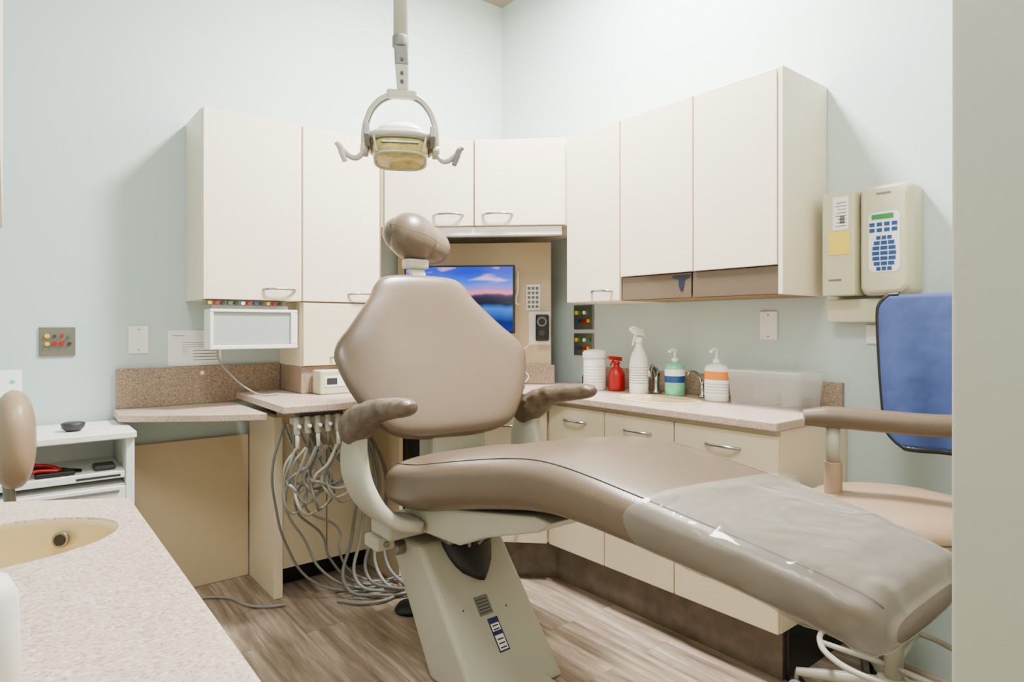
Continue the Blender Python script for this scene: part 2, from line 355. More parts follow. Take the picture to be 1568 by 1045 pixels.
# ------------------------------------------------------------ monitor
def screen_mat():
    m=D.materials.new('screen_wallpaper'); m.use_nodes=True; nt=m.node_tree; L=nt.links.new; b=nt.nodes['Principled BSDF']
    b.inputs['Base Color'].default_value=(0,0,0,1); b.inputs['Roughness'].default_value=.2
    tc=nt.nodes.new('ShaderNodeTexCoord'); sp=nt.nodes.new('ShaderNodeSeparateXYZ'); L(tc.outputs['Generated'],sp.inputs[0])
    n=nt.nodes.new('ShaderNodeTexNoise'); n.inputs['Scale'].default_value=3; n.inputs['Detail'].default_value=5
    mp=nt.nodes.new('ShaderNodeMapping'); mp.inputs['Scale'].default_value=(1,1,0.001); L(tc.outputs['Generated'],mp.inputs[0]); L(mp.outputs[0],n.inputs['Vector'])
    ad=nt.nodes.new('ShaderNodeMath'); ad.operation='MULTIPLY_ADD'; ad.inputs[1].default_value=.16; L(n.outputs['Fac'],ad.inputs[0]); L(sp.outputs['Z'],ad.inputs[2])
    r=nt.nodes.new('ShaderNodeValToRGB'); cr=r.color_ramp
    cols=[(0,(10,45,150)),(.22,(6,28,100)),(.42,(40,110,210)),(.50,(8,14,40)),(.60,(12,20,56)),(.64,(60,44,100)),(.67,(255,130,120)),(.73,(150,120,215)),(.84,(14,110,240)),(1,(4,50,200))]
    cr.elements[0].position=0; cr.elements[0].color=(*srgb(cols[0][1]),1); cr.elements[1].position=1; cr.elements[1].color=(*srgb(cols[-1][1]),1)
    for p,c in cols[1:-1]:
        e=cr.elements.new(p); e.color=(*srgb(c),1)
    L(ad.outputs[0],r.inputs[0])
    n2=nt.nodes.new('ShaderNodeTexNoise'); n2.inputs['Scale'].default_value=2.6; n2.inputs['Detail'].default_value=4; n2.inputs['Distortion'].default_value=.4
    mp2=nt.nodes.new('ShaderNodeMapping'); mp2.inputs['Scale'].default_value=(1,1,3.2); mp2.inputs['Rotation'].default_value=(0,.35,0); L(tc.outputs['Generated'],mp2.inputs[0]); L(mp2.outputs[0],n2.inputs['Vector'])
    r2=nt.nodes.new('ShaderNodeValToRGB'); r2.color_ramp.elements[0].position=.55; r2.color_ramp.elements[1].position=.70; L(n2.outputs['Fac'],r2.inputs[0])
    gt=nt.nodes.new('ShaderNodeMath'); gt.operation='GREATER_THAN'; gt.inputs[1].default_value=.60; L(sp.outputs['Z'],gt.inputs[0])
    mu=nt.nodes.new('ShaderNodeMath'); mu.operation='MULTIPLY'; L(r2.outputs[0],mu.inputs[0]); L(gt.outputs[0],mu.inputs[1])
    mx=nt.nodes.new('ShaderNodeMix'); mx.data_type='RGBA'; L(mu.outputs[0],mx.inputs[0]); L(r.outputs[0],mx.inputs[6]); mx.inputs[7].default_value=(*srgb((225,180,225)),1)
    L(mx.outputs[2],b.inputs['Emission Color']); b.inputs['Emission Strength'].default_value=1.6
    return m
g=empty('computer_monitor',(1.86,2.71,1.34))
ang=math.radians(-45)
def locbox(name,lo,hi,m,parent,bw=.003,loc=(1.876,2.726,1.34),a=ang):
    o=box(name,lo,hi,m,None,bw); o.parent=parent
    o.location=Vector(loc)-Vector(parent.location); o.rotation_euler=(0,0,a); return o
locbox('bezel',(-.325,-.005,-.178),(.262,.03,.18),'black',g)
locbox('screen',(-.315,-.007,-.166),(.252,-.0055,.17),screen_mat(),g,0)
locbox('mount',(-.08,.031,-.06),(.02,.165,.06),'black',g)
def fp(u0,u1,z0,z1,m,parent,n0=.001,n1=.006,nm='plate'): return FP.box(nm,u0,u1,n0,n1,z0,z1,m,parent,.0008)
g=empty('desktop_speaker',(2.3,2.55,1.15))
FP.box('body',.80,.87,.003,.075,1.12,1.265,'black',g,.008)
c=FP.p(.835,.077,1.225); cyl('cone_ring',c,c+FP.N*.004,.026,'grey',g); cyl('cone',c+FP.N*.003,c+FP.N*.007,.018,'black',g)
c=FP.p(.835,.077,1.165); cyl('tweeter',c,c+FP.N*.004,.016,'dark',g)
g=empty('wall_notice',(2.3,2.6,1.35)); fp(.745,.82,1.29,1.43,'paper',g)
for i in range(5):
    for j in range(3): fp(.752+j*.022,.768+j*.022,1.30+i*.025,1.316+i*.025,'grey',g,.0065,.0075,'cell')
g=empty('taped_paper',(2.3,2.6,1.2)); fp(.76,.875,1.10,1.28,'paper',g,.0005,.002)
g=empty('wall_cable_clip',(2.2,2.7,1.4)); tube('hook',[FP.p(.70,.007,1.50),FP.p(.70,.03,1.46),FP.p(.70,.03,1.40),FP.p(.69,.02,1.33),FP.p(.70,.007,1.32)],.006,'white',g)
g=empty('hanging_cable',(2.2,2.7,1.1)); tube('cable',[FP.p(.80,.03,1.14),FP.p(.74,.05,1.08),FP.p(.69,.05,1.04),FP.p(.73,.05,.97),FP.p(.76,.06,.92),FP.p(.66,.07,.895)],.0025,'white',g)
# ------------------------------------------------------------ wall plates
def plateA(name,x,z,w,h,m):
    g=empty(name,(x,YA,z)); box('plate',(x-w/2,YA-.009,z-h/2),(x+w/2,YA-.0005,z+h/2),m,g,.003); return g
def plateB(name,y,z,w,h,m):
    g=empty(name,(XB,y,z)); box('plate',(XB-.009,y-w/2,z-h/2),(XB-.0005,y+w/2,z+h/2),m,g,.003); return g
def ports(g,P,N,pts):
    for (u,dz,m,r) in pts:
        a=P(u,dz); cyl('port',a,a+N*.012,r,m,g,n=16)
g=plateA('gas_outlet_plate',.166,1.138,.122,.122,'steel')
ports(g,lambda u,dz:Vector((.166+u,YA-.009,1.138+dz)),Vector((0,-1,0)),[(-.035,.022,'yel',.009),(-.01,.022,'dark',.006),(.015,.024,'red',.006),(.04,.022,'green',.006),(-.035,-.01,'yel',.008),(-.01,-.008,'red',.009),(.015,-.008,'red',.009),(.04,-.01,'dark',.007)])
g=plateA('blank_wall_plate',.456,1.141,.078,.122,'white')
for s in (-.045,.045): cyl('screw',(.456,YA-.009,1.141+s),(.456,YA-.011,1.141+s),.003,'grey',g,n=10)
g=plateB('blank_wall_plate',1.379,1.203,.078,.12,'white')
for s in (-.045,.045): cyl('screw',(XB-.009,1.379,1.203+s),(XB-.011,1.379,1.203+s),.003,'grey',g,n=10)
g=plateB('blank_wall_plate',.96,1.17,.07,.07,'white')
for z in (1.25,1.10):
    g=plateB('gas_outlet_plate',2.459,z,.15,.122 if z<1.2 else .135,'steel')
    ports(g,lambda u,dz:Vector((XB-.009,2.459+u,z+dz)),Vector((-1,0,0)),[(.045,.025,'yel',.011),(.015,.025,'green',.010),(-.015,.025,'white',.010),(-.045,.025,'green',.010),(.045,-.02,'blue',.009),(.015,-.02,'dark',.009),(-.015,-.02,'red',.01),(-.045,-.02,'yel',.009)])
g=empty('posted_notice',(.68,YA,1.1))
box('sheet',(.572,YA-.003,1.018),(.80,YA-.001,1.182),'paper',g,0)
for i in range(6): box('text_line',(.63,YA-.0036,1.125-i*.010),(.72+.02*(i%3),YA-.0031,1.1265-i*.010),'text',g,0)
box('title_line',(.59,YA-.0036,1.155),(.64,YA-.0031,1.158),'text',g,0)
box('sheet_b',(.655,YA-.0045,1.018),(.80,YA-.0033,1.10),'paper',g,0)
for i in range(4): box('text_line_b',(.675,YA-.0053,1.085-i*.014),(.785,YA-.0046,1.088-i*.014),'text',g,0)
g=empty('xray_viewbox',(.86,2.9,1.19))
box('housing',(.675,2.90,1.10),(1.05,2.99,1.275),'white',g,.003)
for n_,lo,hi in (('rail_b',(.675,2.885,1.10),(1.05,2.8995,1.118)),('rail_t',(.675,2.885,1.262),(1.05,2.8995,1.275)),('rail_l',(.675,2.885,1.1185),(.69,2.8995,1.2615)),('rail_r',(1.02,2.885,1.1185),(1.05,2.8995,1.2615))):
    box(n_,lo,hi,'white',g,.003)
box('diffuser',(.692,2.895,1.12),(1.018,2.8995,1.26),mat('viewbox_diffuser',(172,180,176),.25),g,0)
box('hanger',(.70,2.93,1.2755),(1.02,2.96,1.2925),'white',g,0)
g=empty('viewbox_cord',(.8,3,1)); tube('cord',[(.72,2.95,1.098),(.74,3.0,1.05),(.80,3.0,.97),(.86,2.95,.91),(.90,2.90,.892),(.97,2.90,.892)],.004,'hose',g)
g=empty('air_water_manifold',(.8,2.93,1.3))
box('rail',(.66,2.90,1.2935),(1.0,2.95,1.3135),'steel',g,.002)
for i in range(12):
    cyl('knob',(.675+i*.027,2.90,1.302),(.675+i*.027,2.885,1.302),.008,['yel','red','dark','green','dark','white','red','blue','dark','yel','red','dark'][i],g,n=14)
# ------------------------------------------------------------ wall B units
g=empty('curing_control_box',(2.42,1.04,1.5))
box('case',(2.36,.985,1.312),(XB-.001,1.10,1.69),'ivory2',g,.006)
box('label',(2.358,1.005,1.55),(2.3598,1.06,1.67),'paper',g,0)
for i in range(8): box('bar',(2.3572,1.012,1.563+i*.012),(2.3578,1.05-.004*(i%3),1.565+i*.012),'ink',g,0)
box('label_code',(2.3572,1.018,1.572),(2.3579,1.035,1.60),'grey',g,0)
box('sticky_note',(2.357,1.0,1.46),(2.3598,1.075,1.545),'yellow',g,0)
box('brand_text',(2.3585,1.03,1.365),(2.3598,1.075,1.372),'grey',g,0)
g=empty('xray_control_panel',(2.42,.9,1.5))
def rrect(y0,y1,z0,z1,r,x,n=6):
    pts=[]
    for cy,cz,a0 in ((y1-r,z1-r,0),(y0+r,z1-r,90),(y0+r,z0+r,180),(y1-r,z0+r,270)):
        for i in range(n+1):
            a=math.radians(a0+90*i/n); pts.append((x,cy+r*math.cos(a),cz+r*math.sin(a)))
    return pts
loft('case',[rrect(.812,.982,1.31,1.70,.03,XB-.001),rrect(.812,.982,1.31,1.70,.03,2.41),rrect(.822,.972,1.32,1.69,.03,2.385),rrect(.83,.964,1.328,1.682,.03,2.38)],'ivory2',g,smooth=False)
loft('keypad',[rrect(.845,.945,1.39,1.60,.02,2.3798),rrect(.845,.945,1.39,1.60,.02,2.3785)],'white',g,smooth=False)
box('display',(2.3765,.865,1.575),(2.378,.935,1.592),'green',g,0)
for r_ in range(2):
    for c_ in range(4): box('key',(2.3765,.853+c_*.024,1.53+r_*.02),(2.378,.87+c_*.024,1.543+r_*.02),'blue',g,0)
for r_ in range(7):
    hw=.04*math.sqrt(1-((r_-3)/4)**2)
    for c_ in range(3):
        y0=.895-hw+c_*(2*hw/3); box('key',(2.3765,y0+.002,1.395+r_*.018),(2.378,y0+2*hw/3-.002,1.408+r_*.018),'blue',g,.0)
box('brand_text',(2.378,.875,1.662),(2.3798,.92,1.668),'grey',g,0)
g=empty('wall_raceway',(2.45,.96,1.26)); box('channel',(2.42,.79,1.215),(XB-.001,1.11,1.30),'ivory2',g,.006)
# ------------------------------------------------------------ counter items
z0=ZK+.0008
g=empty('wipes_canister',(2.28,2.18,z0))
lathe('body',(2.28,2.18,z0),[(.0,0),(.052,0),(.056,.004),(.056,.15),(.054,.155)],'paper',g)
lathe('lid',(2.28,2.18,z0),[(.054,.156),(.06,.157),(.06,.185),(.052,.195),(.02,.2),(0,.2)],'white',g)
for i in range(6): lathe('label_line',(2.28,2.18,z0),[(.0564,.04+i*.015),(.0564,.0415+i*.015)],'text',g,caps=False)
def spray(name,x,y,h,r,mb,mh,lab=None):
    g=empty(name,(x,y,z0))
    lathe('body',(x,y,z0),[(0,0),(r,0),(r*1.03,.006),(r*1.0,h*.45),(r*.9,h*.55),(r*.45,h*.68),(r*.33,h*.72),(r*.33,h*.76)],mb,g)
    lathe('collar',(x,y,z0),[(r*.42,h*.76),(r*.42,h*.82),(r*.3,h*.84),(0,h*.84)],mh,g,20)
    hexa('head',[(x-.045,y-.011,z0+h*.90),(x+.03,y-.012,z0+h*.84),(x+.03,y+.012,z0+h*.84),(x-.045,y+.011,z0+h*.90),(x-.045,y-.010,z0+h*1.0),(x+.028,y-.011,z0+h*.96),(x+.028,y+.011,z0+h*.96),(x-.045,y+.010,z0+h*1.0)],mh,g,.004)
    tube('trigger',[(x-.02,y,z0+h*.90),(x-.035,y,z0+h*.80),(x-.045,y,z0+h*.72)],.005,mh,g)
    cyl('nozzle',(x-.045,y,z0+h*.95),(x-.06,y,z0+h*.955),.008,mh,g,n=14)
    if lab:
        lathe('label',(x,y,z0),[(r*1.035,h*.1),(r*1.035,h*.42)],lab,g,caps=False)
    return g
spray('spray_bottle',2.335,2.085,.17,.040,'red','red')
g=spray('spray_bottle',2.31,1.925,.315,.043,'white','white','paper')
for i in range(7): lathe('label_line',(2.31,1.925,z0),[(.0452,.05+i*.012),(.0452,.052+i*.012)],'text' if i!=3 else 'red',g,caps=False)
def pump(name,x,y,h,r,mb,ml,bx=False):
    g=empty(name,(x,y,z0)); n=32
    sy=1.25 if bx else 1; sx=.75 if bx else 1
    hb=h*.70
    lathe('body',(x,y,z0),[(0,0),(r*.95,0),(r,.005),(r,hb*.85),(r*.85,hb*.95),(r*.35,hb),(0,hb)],mb,g,n,sx,sy)
    lathe('label',(x,y,z0),[(r*1.015,hb*.15),(r*1.015,hb*.75)],ml,g,n,sx,sy,caps=False)
    lathe('collar',(x,y,z0),[(r*.36,hb),(r*.36,hb+.018),(.006,hb+.02),(.005,h*.93)],'white',g,16)
    tube('spout',[(x+.008,y,z0+h*.95),(x-.01,y,z0+h*.97),(x-.04,y,z0+h*.93)],.0065,'white',g)
    return g
g=pump('soap_dispenser_bottle',2.375,1.77,.215,.044,'teal','teal')
lathe('label_band',(2.375,1.77,z0),[(.0455,.06),(.0455,.09)],'blue',g,caps=False)
lathe('label_top',(2.375,1.77,z0),[(.0455,.09),(.0455,.12)],'paper',g,caps=False)
g=pump('sanitizer_bottle',2.33,1.525,.225,.043,'white','paper',True)
lathe('label_band',(2.33,1.525,z0),[(.0438,.09),(.0438,.125)],'orange',g,32,.75,1.25,caps=False)
for i in range(4): lathe('label_line',(2.33,1.525,z0),[(.0438,.035+i*.012),(.0438,.037+i*.012)],'text',g,32,.75,1.25,caps=False)
g=empty('sink_faucet',(2.38,1.87,z0))
lathe('base',(2.38,1.88,z0),[(0,0),(.028,0),(.026,.01),(.016,.02),(.015,.07),(.02,.09),(.022,.10),(.0,.125)],'chrome',g)
tube('spout',[(2.38,1.88,z0+.07),(2.33,1.86,z0+.13),(2.27,1.83,z0+.11),(2.26,1.825,z0+.085)],.010,'chrome',g)
g=empty('drinking_faucet',(2.40,1.62,z0))
lathe('base',(2.40,1.64,z0),[(0,0),(.022,0),(.02,.008),(.011,.015),(.011,.06),(.015,.065),(.0,.075)],'chrome',g)
tube('spout',[(2.40,1.64,z0+.05),(2.37,1.65,z0+.11),(2.34,1.66,z0+.115),(2.325,1.665,z0+.10)],.005,'chrome',g)
g=empty('clear_storage_bin',(2.35,1.25,z0))
def ringbin(x0,x1,y0,y1,z): 
    return [(p[1],p[2],z) for p in rrect(x0,x1,y0,y1,.02,0)]
bx=(2.25,2.455,1.13,1.43)
loft('tub',[ringbin(2.262,2.443,1.142,1.418,z0+.004),ringbin(2.26,2.445,1.14,1.42,z0),ringbin(*bx,z0+.13),ringbin(2.24,2.463,1.12,1.44,z0+.132),ringbin(2.24,2.463,1.12,1.44,z0+.142)],'bin',g,caps=False)
loft('tub_floor',[ringbin(2.262,2.443,1.142,1.418,z0+.003),ringbin(2.262,2.443,1.142,1.418,z0+.006)],'bin',g)
pts=[Vector(p) for p in ringbin(2.24,2.463,1.12,1.44,z0+.14)]
tube('tub_rim',pts,.003,'bin',g,cyclic=True,poly=True)
for k in range(2):
    box('pouch',(2.29+.02*k*.5,1.18+.09*k,z0+.01),(2.42,1.22+.09*k,z0+.06),'bin',g,.001)
g=empty('keyboard',(2.0,2.5,z0)); FP.box('tray',.50,.76,.24,.36,z0,z0+.016,'grey',g,.003)
g=empty('webcam',(2.36,2.33,z0)); lathe('body',(2.37,2.31,z0),[(0,0),(.03,0),(.034,.01),(.034,.05),(.028,.062),(0,.065)],'black',g)
g=empty('sterilizer_box',(1.2,2.85,z0)); box('case',(1.12,2.79,z0),(1.40,2.885,z0+.11),'ivory2',g,.006); box('label',(1.14,2.788,z0+.035),(1.24,2.7895,z0+.085),'paper',g,0); box('label_text',(1.15,2.787,z0+.045),(1.2,2.7879,z0+.075),'ink',g,0)
# ------------------------------------------------------------ dental chair
CH=empty('dental_chair',(1.31,1.5,0))
CX=1.31
st=[(2.005,.69,.615,.22),(1.985,.725,.58,.275),(1.93,.748,.568,.302),(1.80,.768,.575,.302),(1.60,.81,.625,.292),(1.40,.85,.67,.285),(1.24,.872,.70,.28),(1.10,.868,.71,.275),(.90,.842,.70,.265),(.70,.812,.682,.25),(.56,.787,.66,.232),(.47,.765,.642,.215),(.435,.745,.64,.20),(.422,.715,.655,.175)]
def cring(y,zt,zb,hw,off=0,n=60,cx=CX):
    c=(zt+zb)/2; h=(zt-zb)/2; pts=[]
    for i in range(n):
        a=2*math.pi*i/n
        o=off(a) if callable(off) else off
        u,v=sel(a,hw+o,h+o,3.4)
        pts.append((cx+u,y,c+v))
    return pts
def dense(st,k=5):
    out=[]
    n=len(st)
    for i in range(n-1):
        p0=st[max(i-1,0)];p1=st[i];p2=st[i+1];p3=st[min(i+2,n-1)]
        for j in range(k):
            t=j/k; out.append(tuple(.5*((2*b)+(-a+c)*t+(2*a-5*b+4*c-d)*t*t+(-a+3*b-3*c+d)*t**3) for a,b,c,d in zip(p0,p1,p2,p3)))
    out.append(st[-1]); return out
sd=dense(st)
loft('seat_and_legrest',[cring(*s) for s in sd],'vinyl',CH)
for sgn in (-1,1):
    pts=[]
    for s in sd[6:-4]:
        y,zt,zb,hw=s; c=(zt+zb)/2; h=(zt-zb)/2
        u,v=sel(math.radians(40),hw+.0005,h+.0005,3.4); pts.append((CX+sgn*u,y,c+v))
    tube('seam',pts[::3]+[pts[-1]],.0018,'seam',CH,res=2)
pc=[s for s in dense(st,8) if s[0]<.92]
cr=[]
for k,s in enumerate(pc):
    y=s[0]; t=max(0,min(1,(.72-y)/.28)); amp=.0025+.010*t
    off=lambda a,y=y,amp=amp: .0025+amp*max(0,math.sin(5*a+y*38+1.5*math.sin(3*a)))*(.6+.4*math.sin(9*a-y*25))**2
    r=cring(*s,off=off)
    sk=max(0,1-k/5)
    r=[(x,y_-.22*sk*max(0,x-CX+.27)+.015*sk*math.sin(z*50),z) for x,y_,z in r]
    cr.append(r)
cr.append(cring(.4135,.705,.665,.155,off=.003))
loft('plastic_cover',cr,'plastic',CH,caps=False)
# backrest
th=math.radians(27); rz=math.radians(-5)
RZ=Matrix.Rotation(rz,3,'Z')
BU=RZ@Vector((1,0,0)); BV=RZ@Vector((0,math.sin(th),math.cos(th))); BN=RZ@Vector((0,-math.cos(th),math.sin(th))); BO=Vector((1.282,1.935,.80))
bs=[(0,.15,.025),(.012,.21,.04),(.04,.265,.052),(.10,.315,.058),(.18,.36,.06),(.26,.39,.06),(.325,.402,.058),(.38,.38,.056),(.44,.33,.054),(.51,.275,.052),(.57,.228,.05),(.625,.198,.045),(.655,.165,.035),(.67,.11,.02)]
rings=[]
for v,hw,tk in dense(bs,4):
    r=[]
    for i in range(48):
        u,w_=sel(2*math.pi*i/48,hw,tk,2.6)
        w_+= .30*u*u - .03*math.sin(v/.67*math.pi)
        r.append(BO+BU*u+BV*v+BN*w_)
    rings.append(r)
loft('backrest',rings,'vinyl',CH)
rings=[]
for v,hw,tk in dense([(.05,.10,.01),(.07,.15,.02),(.2,.22,.03),(.4,.22,.03),(.55,.15,.02),(.6,.1,.01)],3):
    r=[]
    for i in range(32):
        u,w_=sel(2*math.pi*i/32,hw,tk,3); r.append(BO+BU*u+BV*v+BN*(w_-.085))
    rings.append(r)
loft('back_shell',rings,'cast',CH)
# headrest
hc=Vector((1.35,2.315,1.56))
RM=Matrix.Rotation(math.radians(14),3,'Y')@Matrix.Rotation(math.radians(-24),3,'X')
ell('headrest',hc,(.158,.075,.088),'vinyl',CH,RM,e=2.3)
ell('headrest_wing',hc+Vector((-.035,-.02,.01)),(.108,.088,.104),'vinyl',CH,RM,e=2.1)
tube('headrest_seam',[hc+RM@Vector((-.15,-.03,.01)),hc+RM@Vector((-.12,-.09,-.035)),hc+RM@Vector((-.03,-.112,-.05)),hc+RM@Vector((.06,-.086,-.045)),hc+RM@Vector((.13,-.055,-.03))],.0012,'seam',CH)
box('neck_block',(1.26,2.235,1.435),(1.36,2.29,1.475),'cast',CH,.008)
hexa('neck_bar',[(1.28,2.22,1.38),(1.345,2.22,1.38),(1.345,2.245,1.38),(1.28,2.245,1.38),(1.28,2.28,1.50),(1.345,2.28,1.50),(1.345,2.305,1.50),(1.28,2.305,1.50)],'cast',CH,.004)
# armrests
for x in (.925,1.69):
    ar=[(2.065,.85,.022,.022),(2.05,.855,.046,.040),(2.0,.862,.062,.052),(1.94,.884,.060,.054),(1.87,.918,.043,.048),(1.80,.936,.036,.045),(1.72,.95,.032,.043),(1.65,.958,.026,.036),(1.62,.96,.012,.018)]
    rr=[]
    for y,zc,rzz,rx in dense(ar,6):
        ring=[]
        for i in range(36):
            a=2*math.pi*i/36
            amp=.05 if y>1.80 else .015
            k=1+amp*math.sin(2*a+y*34)*math.sin(y*52+a)
            ring.append((x+sel(a,rx*k,rzz*k,2.5)[0],y,zc+sel(a,rx*k,rzz*k,2.5)[1]))
        rr.append(ring)
    loft('arm_pad',rr,'vinyl2',CH)
    s=1 if x<CX else -1
    path=[(x+.0*s,2.0,.83,.06),(x-.0*s,2.01,.76,.08),(x+.005*s,1.995,.68,.095),(x+.03*s,1.95,.60,.10),(x+.08*s,1.91,.55,.09),(x+.15*s,1.87,.535,.07)]
    rr=[]
    for k,(px,py,pz,hwid) in enumerate(dense(path,4)):
        t=k/20
        a=t*1.35
        tx=Vector((math.cos(a),0,math.sin(a)*s)); wy=Vector((0,1,0))
        rr.append([Vector((px,py,pz))+tx*sel(2*math.pi*i/24,.024,hwid,4)[0]+wy*sel(2*math.pi*i/24,.024,hwid,4)[1] for i in range(24)])
    loft('arm_bracket',rr,'cast',CH)
    cyl('arm_pivot',(x-.03,2.0,.835),(x+.03,2.0,.835),.028,'dark',CH,bw=.003)
extrude_profile('seat_frame',[(1.96,.50),(1.96,.575),(1.6,.635),(1.26,.695),(1.2,.69),(1.25,.655),(1.50,.575),(1.62,.52)],'x',CX-.22,CX+.22,'cast',CH,.008)
box('frame_bracket',(1.0,1.90,.475),(1.62,2.04,.535),'cast',CH,.01)
box('frame_foot',(.98,1.95,.43),(1.05,2.05,.474),'cast',CH,.008)
cyl('frame_bolt',(1.015,1.95,.452),(1.015,1.94,.452),.01,'steel',CH)
box('back_hinge',(1.2,1.95,.53),(1.44,2.05,.82),'cast',CH,.012)
# lift arm / base
A_=[(1.135,1.57,.001),(1.495,1.57,.001),(1.495,1.84,.001),(1.12,1.84,.001),(1.10,1.87,.45),(1.44,1.87,.45),(1.44,2.09,.45),(1.09,2.09,.45)]
hexa('lift_arm',A_,'cast',CH,.018,3)
box('base_plate',(1.22,.95,.001),(1.42,1.60,.028),'cast',CH,.01)
rr=[]
for k,(z,r) in enumerate([(.325,.02),(.345,.055),(.37,.078),(.40,.092),(.43,.10),(.49,.10)]):
    yy=1.87-.27*(.45-z)/.449*.9
    rr.append([(1.285+r*math.cos(2*math.pi*i/24),yy-.002+.05*math.sin(2*math.pi*i/24),z) for i in range(24)])
loft('bellows',rr,'black',CH)
box('lift_motor',(1.16,1.78,.46),(1.40,1.90,.56),'steel',CH,.01)
for i in range(4): tube('motor_cable',[(1.2+.05*i,1.775,.53),(1.22+.04*i,1.755,.49),(1.25+.02*i,1.79,.44)],.006,'dark' if i%2 else 'hose',CH)
cyl('pivot_pin',(1.06,1.98,.42),(1.10,1.98,.42),.025,'steel',CH,bw=.004)
def onface(u0,u1,v0,v1,m,off=.003,nm='sticker'):
    A=Vector(A_[0]);B=Vector(A_[1]);C=Vector(A_[5]);Dd=Vector(A_[4])
    nrm=((B-A).cross(Dd-A)).normalized()
    if nrm.y>0: nrm=-nrm
    def P(u,v): return (A*(1-u)+B*u)*(1-v)+(Dd*(1-u)+C*u)*v
    q=[P(u0,v0),P(u1,v0),P(u1,v1),P(u0,v1)]
    return hexa(nm,[p+nrm*.0003 for p in q]+[p+nrm*off for p in q],m,CH,0)
onface(.36,.52,.49,.61,'grey',.001)
for i in range(5): onface(.375,.505,.505+i*.02,.510+i*.02,'ink',.0014)
onface(.42,.54,.26,.465,'navy',.001)
onface(.432,.528,.27,.36,'paper',.0014)
onface(.432,.528,.385,.43,'paper',.0014)
for i in range(2): onface(.445,.515,.39+i*.022,.398+i*.022,'ink',.0018)
for i in range(3): onface(.445,.515,.28+i*.025,.288+i*.025,'ink',.0018)
for u,v in ((.2,.55),(.68,.5),(.75,.85)): onface(u,u+.012,v,v+.01,'dark',.002,'screw')
# ------------------------------------------------------------ operatory light
g=empty('dental_operatory_light',(1.12,2.05,1.9))
lx,ly=1.125,2.05
cyl('ceiling_pole',(lx,ly,2.25),(lx,ly,ZC-.001),.026,'cast',g)
cyl('ceiling_canopy',(lx,ly,ZC-.05),(lx,ly,ZC-.001),.09,'cast',g,bw=.01)
cyl('collar',(lx,ly,2.22),(lx,ly,2.26),.03,'grey',g,bw=.004)
a0=math.radians(-30); Rv=Vector((math.cos(a0),math.sin(a0),0)); Fv=Vector((-math.sin(a0),math.cos(a0),0)); Z=Vector((0,0,1))
LC=Vector((lx,ly,1.86))
def lp(r,z,f=0): return LC+Rv*r+Z*z+Fv*f
HT=math.radians(17)
def hp(r,z,f=0): return lp(r, z*math.cos(HT)-f*math.sin(HT)+.018, f*math.cos(HT)+z*math.sin(HT))
def lbox(name,r0,r1,f0,f1,z0,z1,m,bw=.006,P=lp):
    return hexa(name,[P(r0,z0,f0),P(r1,z0,f0),P(r1,z0,f1),P(r0,z0,f1),P(r0,z1,f0),P(r1,z1,f0),P(r1,z1,f1),P(r0,z1,f1)],m,g,bw)
hexa('arm_joint',[lp(-.02,.29,-.02),lp(.03,.29,-.02),lp(.03,.29,.02),lp(-.02,.29,.02),lp(-.024,.38,-.022),lp(.026,.38,-.022),lp(.026,.38,.022),lp(-.024,.38,.022)],'grey',g,.006)
hexa('arm_link',[lp(-.012,.20,-.016),lp(.03,.20,-.016),lp(.03,.20,.016),lp(-.012,.20,.016),lp(-.02,.295,-.02),lp(.03,.295,-.02),lp(.03,.295,.02),lp(-.02,.295,.02)],'cast',g,.006)
for z in (.23,.26,.31): cyl('bolt',lp(.005,z,-.018),lp(.005,z,-.024),.006,'dark',g,n=12)
yk=[(-.128,-.03),(-.132,.03),(-.122,.09),(-.095,.145),(-.05,.18),(.005,.19),(.06,.18),(.10,.145),(.125,.09),(.132,.03),(.128,-.03)]
tube('yoke',[lp(r,z,-.004) for r,z in yk],.009,'cast',g)
tube('yoke_inner',[lp(r*.95,z*.955,.008) for r,z in yk],.006,'grey',g)
lbox('yoke_hub',-.05,.06,-.016,.014,.172,.205,'cast',.008)
for s in (-1,1):
    cyl('yoke_pivot',lp(s*.115,-.02),lp(s*.142,-.02),.024,'cast',g,bw=.004)
def hring(a,b,z,f,n=40,e=3.2):
    return [hp(sel(2*math.pi*i/n,a,b,e)[0], z, f+sel(2*math.pi*i/n,a,b,e)[1]) for i in range(n)]
loft('head_back',[hring(.03,.02,.066,0,e=2.2),hring(.06,.04,.060,0,e=2.2),hring(.085,.06,.035,0,e=2.5),hring(.098,.075,.0,0)],'white',g)
loft('head_rim',[hring(.098,.076,.004,0),hring(.119,.088,-.006,0),hring(.122,.09,-.024,0),hring(.10,.078,-.030,0)],'cast',g)
loft('lens_shield',[hring(.103,.079,-.026,0),hring(.098,.072,-.056,0),hring(.090,.062,-.080,0),hring(.083,.057,-.082,0)],'lens',g)
tube('lens_frame',hring(.091,.063,-.082,0)[::2],.0045,'cast',g,cyclic=True)
tube('lens_frame_top',hring(.104,.080,-.032,0)[::2],.004,'grey',g,cyclic=True)
for s in (-1,1):
    tube('lens_rib',[hp(s*.091,-.032,-.075),hp(s*.086,-.056,-.07),hp(s*.080,-.080,-.058)],.004,'cast',g)
lbox('lamp_bar',-.065,.065,-.078,-.068,-.056,-.047,'steel',.002,hp)
lbox('lamp_clip',-.125,-.105,-.095,-.02,-.04,.005,'grey',.003,hp); lbox('lamp_clip',.105,.125,-.095,-.02,-.04,.005,'grey',.003,hp)
